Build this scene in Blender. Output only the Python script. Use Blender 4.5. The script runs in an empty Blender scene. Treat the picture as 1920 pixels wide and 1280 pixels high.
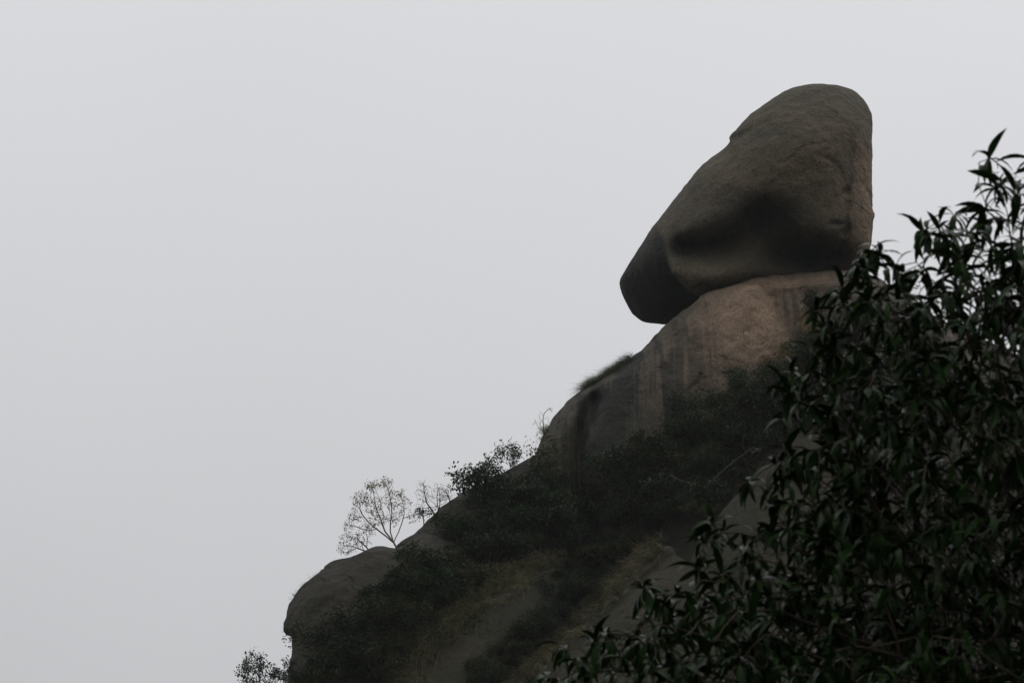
import bpy, math, random
import numpy as np
from mathutils import Vector, Matrix, Quaternion
from mathutils.bvhtree import BVHTree

random.seed(7)
rng = np.random.default_rng(7)
S = bpy.context.scene
COL = S.collection
rad = math.radians

# ------------------------------------------------------------------ camera
PITCH = rad(20.0)
CAM = np.array([0.0, 0.0, 1.6])
LENS = 85.0
cam_d = bpy.data.cameras.new('camera')
cam_d.lens = LENS; cam_d.sensor_width = 36.0
cam_d.clip_start = 0.1; cam_d.clip_end = 20000
cam_d.dof.use_dof = True; cam_d.dof.focus_distance = 124.0; cam_d.dof.aperture_fstop = 9.0
cam = bpy.data.objects.new('camera', cam_d); COL.objects.link(cam)
cam.location = CAM; cam.rotation_euler = (rad(90) + PITCH, 0, 0)
S.camera = cam
S.render.resolution_x = 1024; S.render.resolution_y = 682

# ------------------------------------------------------------------ world: overcast sky
SUN_EL, SUN_AZ = rad(52), rad(62)            # azimuth from +Y towards +X
sun_dir = np.array([math.cos(SUN_EL)*math.sin(SUN_AZ), math.cos(SUN_EL)*math.cos(SUN_AZ), math.sin(SUN_EL)])
W = bpy.data.worlds.new('World'); S.world = W; W.use_nodes = True
nt = W.node_tree; nt.nodes.clear()
def N(nt, typ, **kw):
    n = nt.nodes.new(typ)
    for k, v in kw.items(): setattr(n, k, v)
    return n
out = N(nt, 'ShaderNodeOutputWorld'); bg = N(nt, 'ShaderNodeBackground')
sky = N(nt, 'ShaderNodeTexSky', sky_type='NISHITA', sun_disc=False)
sky.sun_elevation = SUN_EL; sky.sun_rotation = SUN_AZ; sky.dust_density = 8.0; sky.air_density = 1.0
skym = N(nt, 'ShaderNodeVectorMath', operation='SCALE'); skym.inputs['Scale'].default_value = 0.05
nt.links.new(sky.outputs[0], skym.inputs[0])
tc = N(nt, 'ShaderNodeTexCoord'); sep = N(nt, 'ShaderNodeSeparateXYZ')
nt.links.new(tc.outputs['Generated'], sep.inputs[0])
# overcast luminance rises from horizon to zenith, a little brighter round the hidden sun
lum = N(nt, 'ShaderNodeMath', operation='MULTIPLY_ADD'); lum.inputs[1].default_value = 0.40; lum.inputs[2].default_value = 0.52
nt.links.new(sep.outputs['Z'], lum.inputs[0])
dot = N(nt, 'ShaderNodeVectorMath', operation='DOT_PRODUCT'); dot.inputs[1].default_value = sun_dir
nt.links.new(tc.outputs['Generated'], dot.inputs[0])
glow = N(nt, 'ShaderNodeMath', operation='MULTIPLY_ADD'); glow.inputs[1].default_value = 0.17
nt.links.new(dot.outputs['Value'], glow.inputs[0]); nt.links.new(lum.outputs[0], glow.inputs[2])
sub = N(nt, 'ShaderNodeMath', operation='SUBTRACT'); sub.inputs[1].default_value = 0.085
nt.links.new(glow.outputs[0], sub.inputs[0])
cn = N(nt, 'ShaderNodeTexNoise'); cn.inputs['Scale'].default_value = 2.2; cn.inputs['Detail'].default_value = 3
nt.links.new(tc.outputs['Generated'], cn.inputs['Vector'])
cm = N(nt, 'ShaderNodeMapRange'); cm.inputs[1].default_value = 0.3; cm.inputs[2].default_value = 0.7; cm.inputs[3].default_value = 0.965; cm.inputs[4].default_value = 1.035
nt.links.new(cn.outputs['Fac'], cm.inputs[0])
mul = N(nt, 'ShaderNodeMath', operation='MULTIPLY'); nt.links.new(sub.outputs[0], mul.inputs[0]); nt.links.new(cm.outputs[0], mul.inputs[1])
mx = N(nt, 'ShaderNodeMath', operation='MAXIMUM'); mx.inputs[1].default_value = 0.12; nt.links.new(mul.outputs[0], mx.inputs[0])
colr = N(nt, 'ShaderNodeVectorMath', operation='SCALE'); colr.inputs[0].default_value = (0.992, 0.998, 1.03)
nt.links.new(mx.outputs[0], colr.inputs['Scale'])
mixw = N(nt, 'ShaderNodeMix', data_type='RGBA'); mixw.inputs[0].default_value = 0.97
nt.links.new(skym.outputs[0], mixw.inputs[6]); nt.links.new(colr.outputs[0], mixw.inputs[7])
nt.links.new(mixw.outputs[2], bg.inputs['Color']); bg.inputs['Strength'].default_value = 1.0
nt.links.new(bg.outputs[0], out.inputs['Surface'])

# ------------------------------------------------------------------ sun through thick cloud
sl = bpy.data.lights.new('sun', 'SUN'); sl.energy = 0.5; sl.angle = rad(40); sl.color = (1.0, 0.97, 0.93)
so = bpy.data.objects.new('sun', sl); COL.objects.link(so); so.location = (40, 60, 120)
so.rotation_euler = Vector(sun_dir).to_track_quat('Z', 'Y').to_euler()
S.view_settings.view_transform = 'Standard'; S.view_settings.look = 'None'
S.view_settings.exposure = 0.0; S.view_settings.gamma = 1.0
S.view_settings.use_curve_mapping = False

# ------------------------------------------------------------------ helpers
FPX = 1920 * LENS / 36.0
RT = np.array([1.0, 0, 0]); FW = np.array([0, math.cos(PITCH), math.sin(PITCH)]); UP = np.array([0, -math.sin(PITCH), math.cos(PITCH)])
def ray(px, py):
    d = RT*((px-960)/FPX) + UP*((640-py)/FPX) + FW
    return d/np.linalg.norm(d)
def at(px, py, D): return CAM + ray(px, py)*D
def project(P):
    P = np.asarray(P) - CAM
    z = P @ FW
    return 960 + (P @ RT)/z*FPX, 640 - (P @ UP)/z*FPX

def _hash(ix, iy, iz, seed):
    h = (ix.astype(np.int64)*374761393 + iy.astype(np.int64)*668265263 + iz.astype(np.int64)*2147483647 + seed*974634777) & 0x7fffffff
    h = ((h ^ (h >> 13)) * 1274126177) & 0x7fffffff
    h = (h ^ (h >> 16)) & 0xffff
    return h/65535.0
def vnoise(P, scale, seed=0):
    Q = P*scale + 1000.37
    I = np.floor(Q); f = Q - I; f = f*f*(3-2*f)
    ix, iy, iz = I[:, 0], I[:, 1], I[:, 2]
    r = 0
    for dx in (0, 1):
        for dy in (0, 1):
            for dz in (0, 1):
                w = (f[:, 0] if dx else 1-f[:, 0])*(f[:, 1] if dy else 1-f[:, 1])*(f[:, 2] if dz else 1-f[:, 2])
                r = r + w*_hash(ix+dx, iy+dy, iz+dz, seed)
    return r*2-1
def fbm(P, scale, octv=4, seed=0, gain=0.5):
    r = 0; a = 1.0
    for o in range(octv):
        r = r + a*vnoise(P, scale*2**o, seed+o*17); a *= gain
    return r
def smooth(a, b, x):
    t = np.clip((x-a)/(b-a), 0, 1); return t*t*(3-2*t)

def mesh_obj(name, V, F, mat, parent=None, smooth_=True, attrs=None):
    """one mesh object from arrays; F is an (n,k) array of equal sized faces"""
    me = bpy.data.meshes.new(name)
    V = np.ascontiguousarray(V, dtype=np.float32); F = np.ascontiguousarray(F, dtype=np.int32)
    n, k = F.shape
    me.vertices.add(len(V)); me.vertices.foreach_set('co', V.ravel())
    me.loops.add(n*k); me.loops.foreach_set('vertex_index', F.ravel())
    me.polygons.add(n); me.polygons.foreach_set('loop_start', np.arange(0, n*k, k, dtype=np.int32))
    me.polygons.foreach_set('loop_total', np.full(n, k, dtype=np.int32))
    if smooth_: me.polygons.foreach_set('use_smooth', np.ones(n, dtype=bool))
    me.update(calc_edges=True)
    for an, av in (attrs or {}).items():
        a = me.attributes.new(an, 'FLOAT', 'POINT'); a.data.foreach_set('value', np.ascontiguousarray(av, dtype=np.float32))
    if mat: me.materials.append(mat)
    o = bpy.data.objects.new(name, me); COL.objects.link(o)
    if parent is not None: o.parent = parent
    return o
def thing(name, loc, label, cat, group=None):
    o = bpy.data.objects.new(name, None); COL.objects.link(o); o.location = loc; o.empty_display_size = 0.3
    tag(o, label, cat, group); return o
def tag(o, label=None, cat=None, group=None, kind=None):
    if label: o['label'] = label
    if cat: o['category'] = cat
    if group: o['group'] = group
    if kind: o['kind'] = kind
    return o

# ------------------------------------------------------------------ materials
def new_mat(name):
    m = bpy.data.materials.new(name); m.use_nodes = True
    t = m.node_tree; b = t.nodes['Principled BSDF']
    return m, t, b
def ramp(t, src, p0, p1, c0=0.0, c1=1.0):
    n = N(t, 'ShaderNodeMapRange'); n.inputs[1].default_value = p0; n.inputs[2].default_value = p1
    n.inputs[3].default_value = c0; n.inputs[4].default_value = c1
    t.links.new(src, n.inputs[0]); return n.outputs[0]
def noise(t, vec, scale, detail=4, rough=0.55, dist=0.0):
    n = N(t, 'ShaderNodeTexNoise'); n.inputs['Scale'].default_value = scale; n.inputs['Detail'].default_value = detail
    n.inputs['Roughness'].default_value = rough; n.inputs['Distortion'].default_value = dist
    if vec is not None: t.links.new(vec, n.inputs['Vector'])
    return n.outputs['Fac']
def math_(t, op, a, b):
    n = N(t, 'ShaderNodeMath', operation=op)
    for i, v in enumerate((a, b)):
        if isinstance(v, (int, float)): n.inputs[i].default_value = v
        else: t.links.new(v, n.inputs[i])
    return n.outputs[0]
def mixc(t, f, a, b):
    n = N(t, 'ShaderNodeMix', data_type='RGBA')
    for i, v in ((0, f), (6, a), (7, b)):
        if isinstance(v, (int, float)): n.inputs[i].default_value = v
        elif isinstance(v, tuple): n.inputs[i].default_value = (*v, 1)
        else: t.links.new(v, n.inputs[i])
    return n.outputs[2]
def attr(t, name):
    n = N(t, 'ShaderNodeAttribute'); n.attribute_name = name; return n.outputs['Fac']

def rock_mat(name, grey, warm, stain_shade, streak_w=1.1, streak_amt=0.75, bump=0.5, floor=0.25):
    m, t, b = new_mat(name)
    tcn = N(t, 'ShaderNodeTexCoord'); v = tcn.outputs['Object']
    big = noise(t, v, 0.22, 5, 0.6); med = noise(t, v, 0.9, 8, 0.65); fine = noise(t, v, 7.0, 6, 0.7)
    wf = math_(t, 'MULTIPLY', attr(t, 'warm'), ramp(t, med, 0.25, 0.7, 0.55, 1.15))
    base = mixc(t, wf, grey, warm)
    # blotches of lichen
    base = mixc(t, ramp(t, med, 0.46, 0.66, 0, 0.5), base, tuple(c*0.62 for c in grey))
    base = mixc(t, ramp(t, big, 0.50, 0.70, 0, 0.35), base, (grey[0]*0.75, grey[1]*0.82, grey[2]*0.72))
    # seep streaks run straight down; the mask also carries painted shade
    mp = N(t, 'ShaderNodeMapping'); mp.inputs['Scale'].default_value = (streak_w, streak_w*0.10, 0.05)
    t.links.new(v, mp.inputs['Vector'])
    st = noise(t, mp.outputs[0], 1.0, 5, 0.6)
    sf = math_(t, 'MULTIPLY', math_(t, 'MAXIMUM', ramp(t, st, 0.44, 0.55), floor), attr(t, 'stain_shade'))
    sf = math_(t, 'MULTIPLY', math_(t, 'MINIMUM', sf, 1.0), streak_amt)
    base = mixc(t, sf, base, stain_shade)
    # small dark spots and pale grains
    vo = N(t, 'ShaderNodeTexVoronoi'); vo.inputs['Scale'].default_value = 1.7; t.links.new(v, vo.inputs['Vector'])
    spot = ramp(t, vo.outputs['Distance'], 0.10, 0.16, 0.55, 0.0)
    spot = math_(t, 'MULTIPLY', spot, ramp(t, big, 0.45, 0.6))
    base = mixc(t, spot, base, stain_shade)
    hsv = N(t, 'ShaderNodeHueSaturation'); t.links.new(base, hsv.inputs['Color']); t.links.new(ramp(t, fine, 0.28, 0.72, 0.55, 1.45), hsv.inputs['Value'])
    t.links.new(hsv.outputs[0], b.inputs['Base Color'])
    b.inputs['Roughness'].default_value = 0.88; b.inputs['Specular IOR Level'].default_value = 0.25
    h1 = noise(t, v, 1.6, 10, 0.62); h2 = noise(t, v, 9.0, 6, 0.7)
    hh = math_(t, 'ADD', h1, math_(t, 'MULTIPLY', h2, 0.22))
    bp = N(t, 'ShaderNodeBump'); bp.inputs['Strength'].default_value = bump; bp.inputs['Distance'].default_value = 0.42
    t.links.new(hh, bp.inputs['Height']); t.links.new(bp.outputs[0], b.inputs['Normal'])
    return m
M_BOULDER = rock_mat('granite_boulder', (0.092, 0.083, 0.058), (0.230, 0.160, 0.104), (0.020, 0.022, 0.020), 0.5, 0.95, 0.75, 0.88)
M_CLIFF = rock_mat('granite_cliff', (0.082, 0.073, 0.054), (0.340, 0.235, 0.160), (0.020, 0.023, 0.019), 1.5, 0.94, 0.6, 0.42)
M_SLAB = rock_mat('granite_slab', (0.033, 0.032, 0.019), (0.054, 0.047, 0.028), (0.024, 0.026, 0.020), 0.8, 0.8)
M_DOME = rock_mat('granite_dome', (0.034, 0.031, 0.022), (0.052, 0.042, 0.029), (0.018, 0.020, 0.016), 0.8, 0.8)

def leaf_mat(name, c0, c1, rough=0.5, spec=0.5, transl=0.12):
    m, t, b = new_mat(name)
    base = mixc(t, attr(t, 'tint'), c0, c1)
    oi = N(t, 'ShaderNodeObjectInfo')
    hsv = N(t, 'ShaderNodeHueSaturation'); t.links.new(base, hsv.inputs['Color'])
    t.links.new(ramp(t, oi.outputs['Random'], 0, 1, 0.55, 1.5), hsv.inputs['Value'])
    t.links.new(ramp(t, oi.outputs['Random'], 0, 1, 0.485, 0.515), hsv.inputs['Hue'])
    t.links.new(hsv.outputs[0], b.inputs['Base Color'])
    b.inputs['Roughness'].default_value = rough; b.inputs['Specular IOR Level'].default_value = spec
    if transl:
        tr = N(t, 'ShaderNodeBsdfTranslucent'); t.links.new(hsv.outputs[0], tr.inputs['Color'])
        ms = N(t, 'ShaderNodeMixShader'); ms.inputs[0].default_value = transl
        o = t.nodes['Material Output']
        t.links.new(b.outputs[0], ms.inputs[1]); t.links.new(tr.outputs[0], ms.inputs[2]); t.links.new(ms.outputs[0], o.inputs['Surface'])
    return m
M_FGLEAF = leaf_mat('glossy_evergreen_leaf', (0.005, 0.013, 0.002), (0.013, 0.031, 0.005), 0.32, 0.08, 0.05)
M_BUSH = leaf_mat('bush_leaf', (0.016, 0.027, 0.012), (0.052, 0.076, 0.030), 0.6, 0.2)
M_OLIVE = leaf_mat('olive_bush_leaf', (0.026, 0.030, 0.012), (0.085, 0.088, 0.034), 0.6, 0.2)
M_EVER = leaf_mat('ridge_leaf', (0.022, 0.042, 0.018), (0.055, 0.085, 0.034), 0.5, 0.4)
M_DRY = leaf_mat('dry_leaf', (0.10, 0.070, 0.032), (0.20, 0.155, 0.065), 0.7, 0.2, 0.3)
M_OCHRE = leaf_mat('ochre_leaf', (0.10, 0.062, 0.016), (0.20, 0.125, 0.030), 0.6, 0.3, 0.25)
M_RUSSET = leaf_mat('russet_leaf', (0.06, 0.028, 0.016), (0.12, 0.050, 0.028), 0.6, 0.3, 0.2)
M_GRASSG = leaf_mat('green_grass', (0.035, 0.048, 0.018), (0.080, 0.090, 0.036), 0.7, 0.2, 0.2)
M_GRASSY = leaf_mat('straw_grass', (0.045, 0.048, 0.026), (0.21, 0.185, 0.100), 0.7, 0.2, 0.2)
def bark_mat(name, c0, c1, sc=14):
    m, t, b = new_mat(name)
    v = N(t, 'ShaderNodeTexCoord').outputs['Object']
    f = noise(t, v, sc, 6, 0.65)
    t.links.new(mixc(t, ramp(t, f, 0.3, 0.7), c0, c1), b.inputs['Base Color'])
    b.inputs['Roughness'].default_value = 0.9; b.inputs['Specular IOR Level'].default_value = 0.2
    bp = N(t, 'ShaderNodeBump'); bp.inputs['Strength'].default_value = 0.5; bp.inputs['Distance'].default_value = 0.02
    t.links.new(f, bp.inputs['Height']); t.links.new(bp.outputs[0], b.inputs['Normal'])
    return m
M_BARK = bark_mat('bark', (0.035, 0.028, 0.020), (0.085, 0.070, 0.052))
M_TWIG = bark_mat('twig', (0.040, 0.032, 0.024), (0.085, 0.066, 0.048), 5)
M_SAPTWIG = bark_mat('sapling_twig', (0.10, 0.085, 0.062), (0.17, 0.145, 0.11), 5)
M_PALETWIG = bark_mat('pale_twig', (0.12, 0.10, 0.08), (0.17, 0.15, 0.12), 5)

m, t, b = new_mat('hillside_soil'); M_SOIL = m
v = N(t, 'ShaderNodeTexCoord').outputs['Object']
f1 = noise(t, v, 0.35, 8, 0.65); f2 = noise(t, v, 3.5, 8, 0.7)
c = mixc(t, ramp(t, f1, 0.4, 0.6), (0.014, 0.014, 0.010), (0.032, 0.028, 0.020))
c = mixc(t, ramp(t, f2, 0.45, 0.7, 0, 0.6), c, (0.016, 0.020, 0.009))
t.links.new(c, b.inputs['Base Color']); b.inputs['Roughness'].default_value = 0.95; b.inputs['Specular IOR Level'].default_value = 0.15
bp = N(t, 'ShaderNodeBump'); bp.inputs['Strength'].default_value = 0.8; bp.inputs['Distance'].default_value = 0.15
t.links.new(f2, bp.inputs['Height']); t.links.new(bp.outputs[0], b.inputs['Normal'])

# ------------------------------------------------------------------ hillside, one sheet to the horizon
RIDGE = [  # px, py of the crest line, distance
    (548, 1262, 112), (600, 1160, 113), (680, 1092, 114.5), (745, 1032, 116), (800, 982, 117.5), (850, 942, 119), (900, 910, 120), (950, 887, 121),
    (1004, 856, 122), (1060, 842, 123.5), (1120, 800, 125), (1200, 725, 126.5), (1260, 660, 128), (1340, 590, 130), (1450, 556, 131), (1600, 545, 132), (1700, 572, 133),
    (1850, 640, 134), (2100, 760, 137), (2500, 1000, 142)]
RP = np.array([at(*r) for r in RIDGE])
RX = np.concatenate([[-400, -120, -60, -30, -20, RP[0, 0]-0.7], RP[:, 0], [80, 140, 400]])
RY = np.concatenate([[95, 100, 102, 104, 105, RP[0, 1]], RP[:, 1], [145, 150, 160]])
RZ = np.concatenate([[2, 6, 11, 15.5, 17.0, RP[0, 2]-7.0], RP[:, 2], [20, 10, 2]])
def ground_z(x, y):
    g = 13.0*smooth(25, 105, y)*np.exp(-(np.clip(np.abs(x)-30, 0, None)/120)**2)
    g = g*(1 - 0.6*smooth(140, 260, y)) * (1-smooth(260, 700, y))
    return g
def hill_z(x, y):
    rz = np.interp(x, RX, RZ); ry = np.interp(x, RX, RY)
    d = ry - y
    dd = np.abs(d); c = 0.7
    fall = (np.sqrt(dd*dd + c*c) - c)*np.where(d > 0, 1.22, 0.85)
    P = np.stack([x, y, np.zeros_like(x)], -1).reshape(-1, 3)
    n = (fbm(P, 0.16, 3, 3)*1.3 + fbm(P, 0.6, 3, 9)*0.35).reshape(x.shape)
    n = n*smooth(0.5, 6, dd)
    h = rz - fall + n
    g = ground_z(x, y) + n*0.25*smooth(15, 60, y)
    k = 2.0
    hh = np.clip(0.5 + 0.5*(h-g)/k, 0, 1)
    return g*(1-hh) + h*hh + k*hh*(1-hh)*0.5
def axis(a, b, step, lo, hi):
    mid = np.arange(a, b+1e-6, step)
    left = a - np.geomspace(step*1.5, a-lo, 26); right = b + np.geomspace(step*1.5, hi-b, 26)
    return np.concatenate([left[::-1], mid, right])
xs = axis(-24, 42, 0.33, -5000, 5000); ys = axis(70, 142, 0.33, -5000, 8000)
XX, YY = np.meshgrid(xs, ys, indexing='ij')
ZZ = hill_z(XX, YY)
V = np.stack([XX, YY, ZZ], -1).reshape(-1, 3)
nx, ny = len(xs), len(ys)
ii, jj = np.meshgrid(np.arange(nx-1), np.arange(ny-1), indexing='ij')
i0 = (ii*ny + jj).ravel()
F = np.stack([i0, i0+ny, i0+ny+1, i0+1], -1)
hill = mesh_obj('hillside', V, F, M_SOIL); hill['kind'] = 'structure'
HILL_V, HILL_F = V, F

# ------------------------------------------------------------------ rocks
def smooth_outline(pts, n=720):
    P = np.array(pts, float); m = len(P); res = []
    for i in range(m):
        p0, p1, p2, p3 = P[(i-1) % m], P[i], P[(i+1) % m], P[(i+2) % m]
        for u in np.linspace(0, 1, 12, endpoint=False):
            cr = 0.5*((2*p1) + (-p0+p2)*u + (2*p0-5*p1+4*p2-p3)*u*u + (-p0+3*p1-3*p2+p3)*u**3)
            res.append(cr)
    return np.array(res)
ROCKS = {}
def inflate_rock(name, outline, D, Tf, Tb, mat, label, centre, tilt=0.0, tiltu=0.0, kf=2.4, kb=2.2, nth=520, nph=130,
                 feat=None, amp=0.10, warm=None, stain_shade=None, seed=1, camp=0.0, cat='rock', flake=1.0):
    O = smooth_outline(outline); c = np.array(centre, float)
    th = np.arctan2(O[:, 1]-c[1], O[:, 0]-c[0]); R = np.hypot(O[:, 0]-c[0], O[:, 1]-c[1])
    o = np.argsort(th); th, R = th[o], R[o]
    th = np.concatenate([th[-40:]-2*np.pi, th, th[:40]+2*np.pi]); R = np.concatenate([R[-40:], R, R[:40]])
    T = np.linspace(-np.pi, np.pi, nth, endpoint=False)
    RR = np.interp(T, th, R)
    fr = ray(*c); right = np.cross(fr, [0, 0, 1.0]); right /= np.linalg.norm(right); upv = np.cross(right, fr)
    P0 = CAM + fr*D; mpp = D/FPX
    ph = np.linspace(0, np.pi, nph+1)[1:-1]      # front pole .. back pole
    s = np.sin(ph); front = np.cos(ph) > 0
    def depth(s, front):
        k = np.where(front, kf, kb)
        return np.where(front, Tf, -Tb)*np.sqrt(np.clip(1 - s**k, 0, 1))
    sG, tG = np.meshgrid(s, T, indexing='ij'); RG = np.broadcast_to(RR, sG.shape)
    # towards the pole the outline relaxes to a rounder section
    kw_ = np.hanning(int(nth*0.09)); kw_ /= kw_.sum(); hw_ = len(kw_)
    Rs = np.convolve(np.concatenate([RR[-hw_:], RR, RR[:hw_]]), kw_, 'same')[hw_:-hw_]
    RG = Rs[None, :] + (RR-Rs)[None, :]*np.clip(sG, 0, 1)**10
    PX = c[0] + np.cos(tG)*RG*sG; PY = c[1] + np.sin(tG)*RG*sG
    w = np.broadcast_to(depth(s, front)[:, None], sG.shape).copy()
    fmask = np.broadcast_to(front[:, None], sG.shape)
    PXf = np.concatenate([[c[0]], PX.ravel(), [c[0]]]); PYf = np.concatenate([[c[1]], PY.ravel(), [c[1]]])
    wf = np.concatenate([[Tf], w.ravel(), [-Tb]]); fm = np.concatenate([[True], fmask.ravel(), [False]])
    sf = np.concatenate([[0.0], sG.ravel(), [0.0]])
    u = (PXf-c[0])*mpp; v = -(PYf-c[1])*mpp
    if feat is not None:
        wgt = np.where(fm, 1.0, smooth(0.55, 1.0, sf))
        wf = wf + feat(PXf, PYf)*wgt
    wf = wf - math.tan(tilt)*v - math.tan(tiltu)*u
    V = P0 + right*u[:, None] + upv*v[:, None] - fr*wf[:, None]
    # relief along the local outward direction
    outd = right*u[:, None] + upv*v[:, None] - fr*(wf*0.9)[:, None]
    outd /= np.linalg.norm(outd, axis=1)[:, None] + 1e-9
    nz = fbm(V, 0.45, 4, seed)*amp + fbm(V, 2.0, 3, seed+50)*amp*0.34
    rg = 1-np.abs(vnoise(V*np.array([1, 1, 1.7]), 0.55, seed+90)+0.4*vnoise(V, 1.6, seed+91)); nz = nz - 0.10*np.clip((rg-0.90)/0.10, 0, 1)**2*flake*(vnoise(V, 0.4, seed+92) > -0.1)
    if camp: nz = nz + fbm(V*np.array([1, 1, 0.25]), 0.8, 3, seed+80)*camp*np.clip((1-sf)*4, 0, 1)
    V = V + outd*nz[:, None]
    nr = nph-1
    rows = np.arange(nr-1)[:, None]*nth + 1; cols = np.arange(nth)[None, :]; nxt = (cols+1) % nth
    a = rows+cols; bq = rows+nxt; cq = rows+nth+nxt; dq = rows+nth+cols
    Q = np.stack([a, dq, cq, bq], -1).reshape(-1, 4)
    last = len(V)-1; base = 1+(nr-1)*nth
    capf = np.stack([np.zeros(nth, int), 1+np.arange(nth), 1+(np.arange(nth)+1) % nth], -1)
    capb = np.stack([np.full(nth, last), base+(np.arange(nth)+1) % nth, base+np.arange(nth)], -1)
    tri = np.concatenate([Q[:, [0, 1, 2]], Q[:, [0, 2, 3]], capf, capb])
    # outward orientation
    ctr = V.mean(0); v0, v1, v2 = V[tri[:, 0]], V[tri[:, 1]], V[tri[:, 2]]
    if np.einsum('ij,ij->i', np.cross(v1-v0, v2-v0), (v0+v1+v2)/3-ctr).sum() < 0: tri = tri[:, ::-1]
    wa = np.full(len(V), 0.3) if warm is None else warm(PXf, PYf)
    sa = np.full(len(V), 0.5) if stain_shade is None else stain_shade(PXf, PYf)
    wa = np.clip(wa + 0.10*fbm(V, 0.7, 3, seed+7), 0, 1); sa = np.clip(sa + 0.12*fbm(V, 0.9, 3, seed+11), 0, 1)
    org = V[np.argmin(V[:, 2])].copy(); org[:2] = V[:, :2].mean(0)
    ob = mesh_obj(name, V-org, tri, mat, attrs={'warm': wa, 'stain_shade': sa}); ob.location = org
    tag(ob, label, cat)
    ROCKS[name] = (V, tri)
    return ob
def G(x, y, cx, cy, sx, sy, ang=0.0):
    a = rad(ang); dx, dy = x-cx, y-cy
    p = dx*math.cos(a)+dy*math.sin(a); q = -dx*math.sin(a)+dy*math.cos(a)
    return np.exp(-(p/sx)**2-(q/sy)**2)
def seg_d(x, y, pts):
    d = np.full(x.shape, 1e9)
    for (ax, ay), (bx, by) in zip(pts[:-1], pts[1:]):
        L2 = (bx-ax)**2+(by-ay)**2; tt = np.clip(((x-ax)*(bx-ax)+(y-ay)*(by-ay))/L2, 0, 1)
        d = np.minimum(d, np.hypot(x-ax-tt*(bx-ax), y-ay-tt*(by-ay)))
    return d

# --- the balanced boulder
B_OUT = [(1155, 514), (1156, 538), (1164, 563), (1177, 585), (1195, 598), (1220, 602), (1248, 602), (1300, 582), (1345, 556), (1400, 540), (1480, 532), (1560, 526), (1604, 512),
         (1623, 473), (1628, 445), (1629, 429), (1633, 410), (1630, 398), (1631, 347), (1634, 290), (1638, 237), (1633, 215), (1624, 198), (1607, 181), (1583, 169),
         (1559, 164), (1526, 163), (1502, 167), (1477, 175), (1445, 194), (1412, 217), (1386, 242), (1374, 255), (1374, 263), (1365, 274), (1347, 287), (1319, 307), (1282, 347),
         (1254, 382), (1222, 419), (1193, 457), (1169, 492)]
def b_xc(y):
    return np.interp(y, [160, 240, 280, 340, 380, 440, 510], [1625, 1606, 1600, 1594, 1586, 1582, 1570]) + 3*np.sin(y/17.0) + 2*np.sin(y/7.3)
def b_crease(y): return np.interp(y, [380, 440, 470, 500, 535, 560], [1215, 1248, 1256, 1264, 1292, 1330])
def b_feat(x, y):
    h = 1.0*G(x, y, 1490, 290, 120, 90, -35) + 0.5*G(x, y, 1330, 390, 80, 60, -40)     # belly of the upper mass
    rim = np.interp(x, [1270, 1300, 1350, 1392, 1415, 1440, 1462, 1480, 1510, 1540, 1562], [446, 440, 436, 404, 378, 372, 384, 412, 438, 448, 470]) + 3*np.sin(x/7.0) + 2*np.sin(x/3.1)
    h += -1.0*smooth(-4, 12, y-rim)*smooth(0, 1, (x-1262)/40)*smooth(1572, 1552, x)*np.exp(-(np.clip(y-rim, 0, None)/58)**2)
    h += -1.3*G(x, y, 1436, 408, 40, 30, 10)                      # hollow
    h += -1.5*np.exp(-(seg_d(x, y, [(1285, 455), (1340, 455), (1420, 448), (1500, 475), (1556, 490)])/np.interp(x, [1280, 1420, 1500], [22, 34, 32]))**2)
    h += -1.8*G(x, y, 1505, 486, 70, 26, 6)
    h += 0.45*G(x, y, 1335, 508, 80, 22, 10)                       # lip under the hollow
    left = smooth(6, -6, x-b_crease(y))*smooth(395, 440, y)
    h += left*(-0.35 - 3.0*smooth(440, 590, y))                   # under-cut nose
    h += -0.6*np.exp(-(seg_d(x, y, [(1373, 262), (1395, 254), (1415, 246)])/7)**2)*smooth(1425, 1395, x)   # notch on the slope
    h += 0.35*G(x, y, 1430, 222, 45, 16, -30)
    brk = 0.35 + 0.65*(0.5+0.5*np.sin(y/23.0+1.0))
    h += 0.16*smooth(-7, 5, x-b_xc(y))*brk*smooth(230, 300, y)    # broken right flank stands proud
    h += -0.45*G(x, y, 1577, 438, 9, 13, 40) - 0.35*G(x, y, 1560, 424, 12, 5, 0) - 0.3*G(x, y, 1579, 368, 9, 7, -50) - 0.25*G(x, y, 1582, 395, 6, 16, 20)
    h += -0.3*G(x, y, 1568, 478, 10, 10) - 0.25*G(x, y, 1540, 465, 14, 22, 30)
    h += -0.2*np.exp(-(seg_d(x, y, [(1270, 518), (1284, 527), (1300, 531), (1313, 523), (1322, 524), (1338, 531), (1356, 530)])/2.6)**2)   # crack
    h += -0.07*np.exp(-(seg_d(x, y, [(1530, 300), (1556, 310), (1572, 330), (1578, 355)])/5)**2)
    h += 0.18*G(x, y, 1545, 420, 20, 50, 10) - 0.12*G(x, y, 1500, 330, 40, 16, -30)
    return h
def b_warm(x, y):
    return 0.12 + 0.85*smooth(-6, 5, x-b_xc(y))*smooth(230, 330, y) + 0.45*G(x, y, 1550, 390, 40, 90) + 0.22*smooth(-4, 4, x-b_crease(y))*G(x, y, 1330, 505, 100, 28) + 0.3*G(x, y, 1490, 320, 120, 70, -30)  # warm rock tone; also paints light onto flank, lip and upper face
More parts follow.
